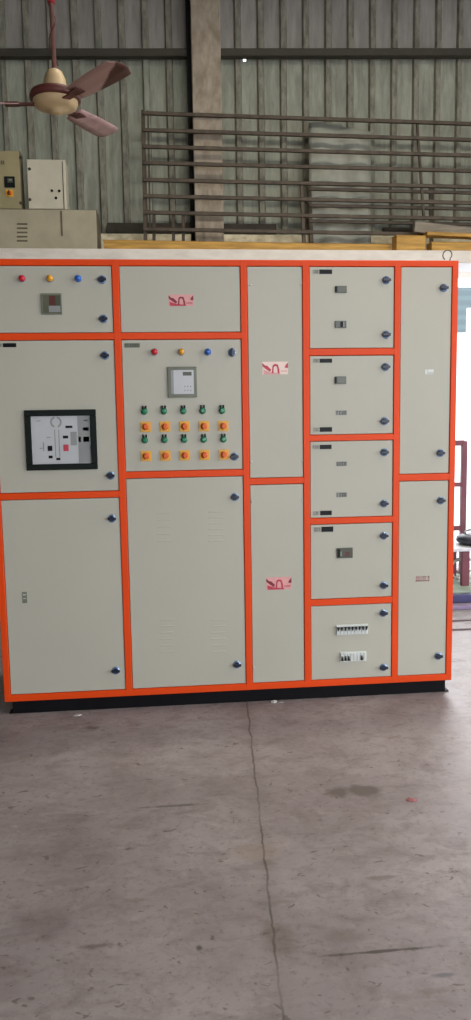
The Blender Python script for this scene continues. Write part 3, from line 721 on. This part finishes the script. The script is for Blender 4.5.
# doorway step, pipes, rods on the floor
sy0 = fl(462, 596).y
bm = new(); box(bm, JX-.2, 1.86, 0, 4.7, 2.6, step_z, 0, .008); struct('trim_7', bm, 'step green')
def lying(name, label, cat, y_, r, mat, x0=1.55, x1=3.6):
    bm = new(); tube(bm, [(x0-2.6, 0, 0), (x1-2.6, 0, 0)], r, 14); return obj(name, bm, mat, loc=(2.6, y_, r+.0005), label=label, category=cat)
bm = new(); box(bm, -1, -.03, -.03, 1, .03, .03, 0, .004); obj('square_tube', bm, 'pipe purple', loc=(2.6, fl(462, 602).y, .0305), label='blue-purple square steel tube lying along the doorway step', category='steel tube')
bm = new(); box(bm, -1, -.035, -.012, 1, .035, .012, 0, .003); obj('square_tube', bm, 'pipe lilac', loc=(2.6, fl(462, 608.5).y, .0125), label='flatter lilac steel tube lying in front of the blue-purple one', category='steel tube')
lying('steel_rod', 'thin dark rod on the floor, the one nearer the doorway', 'rod', fl(462, 621).y, .005, 'dark rod')
lying('steel_rod', 'thin dark rod on the floor, the one farther from the doorway', 'rod', fl(462, 630).y, .005, 'dark rod')
# neighbouring shed outside
NY = 9.0
nb = thing('neighbouring_building', 'white neighbouring building with blue-grey upper sheeting seen through the doorway', 'building', (7, NY+1, -.03))
a = at(452, 287, NY); b = at(466, 332, NY); c = at(480, 307, NY)
bm = new(); box(bm, a.x-.8, NY+.06, -.03, a.x+6, NY+3, b.z+.15); rel(obj('wall', bm, 'outside white'), nb)
bm = new(); poly(bm, [(a.x-.6, b.z), (b.x, b.z), (b.x, c.z), (a.x+3.5, c.z), (a.x+3.5, a.z), (a.x-.6, a.z)], NY, NY+.05); rel(obj('upper_sheeting', bm, 'blue cladding', label='blue-grey ribbed upper sheeting'), nb)
bm = new(); box(bm, a.x-.6, NY+.06, b.z+.15, a.x+3.5, NY+2.9, a.z-.02); rel(obj('upper_storey', bm, 'outside white'), nb)

# ------------------------------------------------------------------ scraps on the floor
def scrap(name, label, cat, px, py, w, d_, h, mat, seed):
    r = random.Random(seed); bm = new(); n = 9; bot, top = [], []
    for k in range(n):
        a = 2*PI*k/n; q = .75+.5*r.random(); bot.append(bm.verts.new((w*q*math.cos(a), d_*q*math.sin(a), 0.0005))); top.append(bm.verts.new((w*q*.9*math.cos(a), d_*q*.9*math.sin(a), h*(.4+.6*r.random()))))
    bm.faces.new(bot); c = bm.verts.new((0, 0, h))
    for k in range(n): bm.faces.new((bot[k], bot[(k+1) % n], top[(k+1) % n], top[k])); bm.faces.new((top[k], top[(k+1) % n], c))
    p = fl(px, py); return obj(name, bm, mat, loc=(p.x, p.y, 0), label=label, category=cat)
scrap('paper_scrap', 'small white paper scrap on the floor by the left end of the plinth', 'litter', 78, 715.3, .020, .012, .005, 'paper white', 1)
scrap('paper_scrap', 'small crumpled white scrap on the floor against the middle of the plinth', 'litter', 273.5, 702.5, .014, .008, .012, 'paper white', 2)
scrap('paper_scrap', 'flat grey-white sliver just right of the crumpled scrap by the plinth', 'litter', 281, 702.3, .018, .007, .004, 'label grey', 3)
scrap('plastic_scrap', 'small faded red scrap on the open concrete floor', 'litter', 412, 800.5, .020, .012, .008, 'scrap red', 4)

# ------------------------------------------------------------------ light
w = bpy.data.worlds.new('sky'); S.world = w; w.use_nodes = True
bg_ = w.node_tree.nodes['Background']; bg_.inputs[0].default_value = (.87, .93, 1, 1); bg_.inputs[1].default_value = 5.0
def area(name, loc, rot, sx, sy, e, col, portal=False):
    l = bpy.data.lights.new(name, 'AREA'); l.shape = 'RECTANGLE'; l.size = sx; l.size_y = sy; l.energy = e; l.color = col
    if portal: l.cycles.is_portal = True
    o = bpy.data.objects.new(name, l); C.objects.link(o); o.location = loc; o.rotation_euler = rot; return o
area('daylight_unseen_gate', (3.3, YF-.1, 2.0), (PI/2, 0, 0), 5.8, 4.0, 1, (1, 1, 1), True)  # portal at the unseen gate opening
area('daylight_added_opening', (XR+.1, -3.7, 1.9), (0, PI/2, 0), 3.8, 6.2, 1, (1, 1, 1), True)  # portal at the opening added in the right wall
area('daylight_back_doorway', ((JX+4.7)/2, 3.1, 1.3), (-PI/2, 0, 0), 4.7-JX, 2.6, 1, (1, 1, 1), True)
area('warm_fill', (1.6, 0.6, 5.0), (0, 0, 0), 3.6, .25, 72, (1, .92, .78))  # unseen warm fill added overhead to lift the cladding and ledge
area('warm_fill', (3.4, -1.7, 4.6), (0, 0, 0), 3.0, .25, 74, (1, .84, .66))  # second added fill, warming the upper right doors
sl_ = bpy.data.lights.new('hazy_sun', 'SUN'); sl_.energy = 1.5; sl_.angle = math.radians(22); sl_.color = (1, .95, .95)
so_ = bpy.data.objects.new('hazy_sun', sl_); C.objects.link(so_); so_.rotation_euler = Vector((.34*.9, .94*.9, .42)).to_track_quat('Z', 'Y').to_euler()

v = S.view_settings; v.view_transform = 'Standard'; v.look = 'None'; v.gamma = 1; v.use_curve_mapping = False; v.exposure = 0.0
S.display_settings.display_device = 'sRGB'
S.cycles.use_denoising = True; S.cycles.max_bounces = 8; S.cycles.diffuse_bounces = 5; S.cycles.sample_clamp_indirect = 8
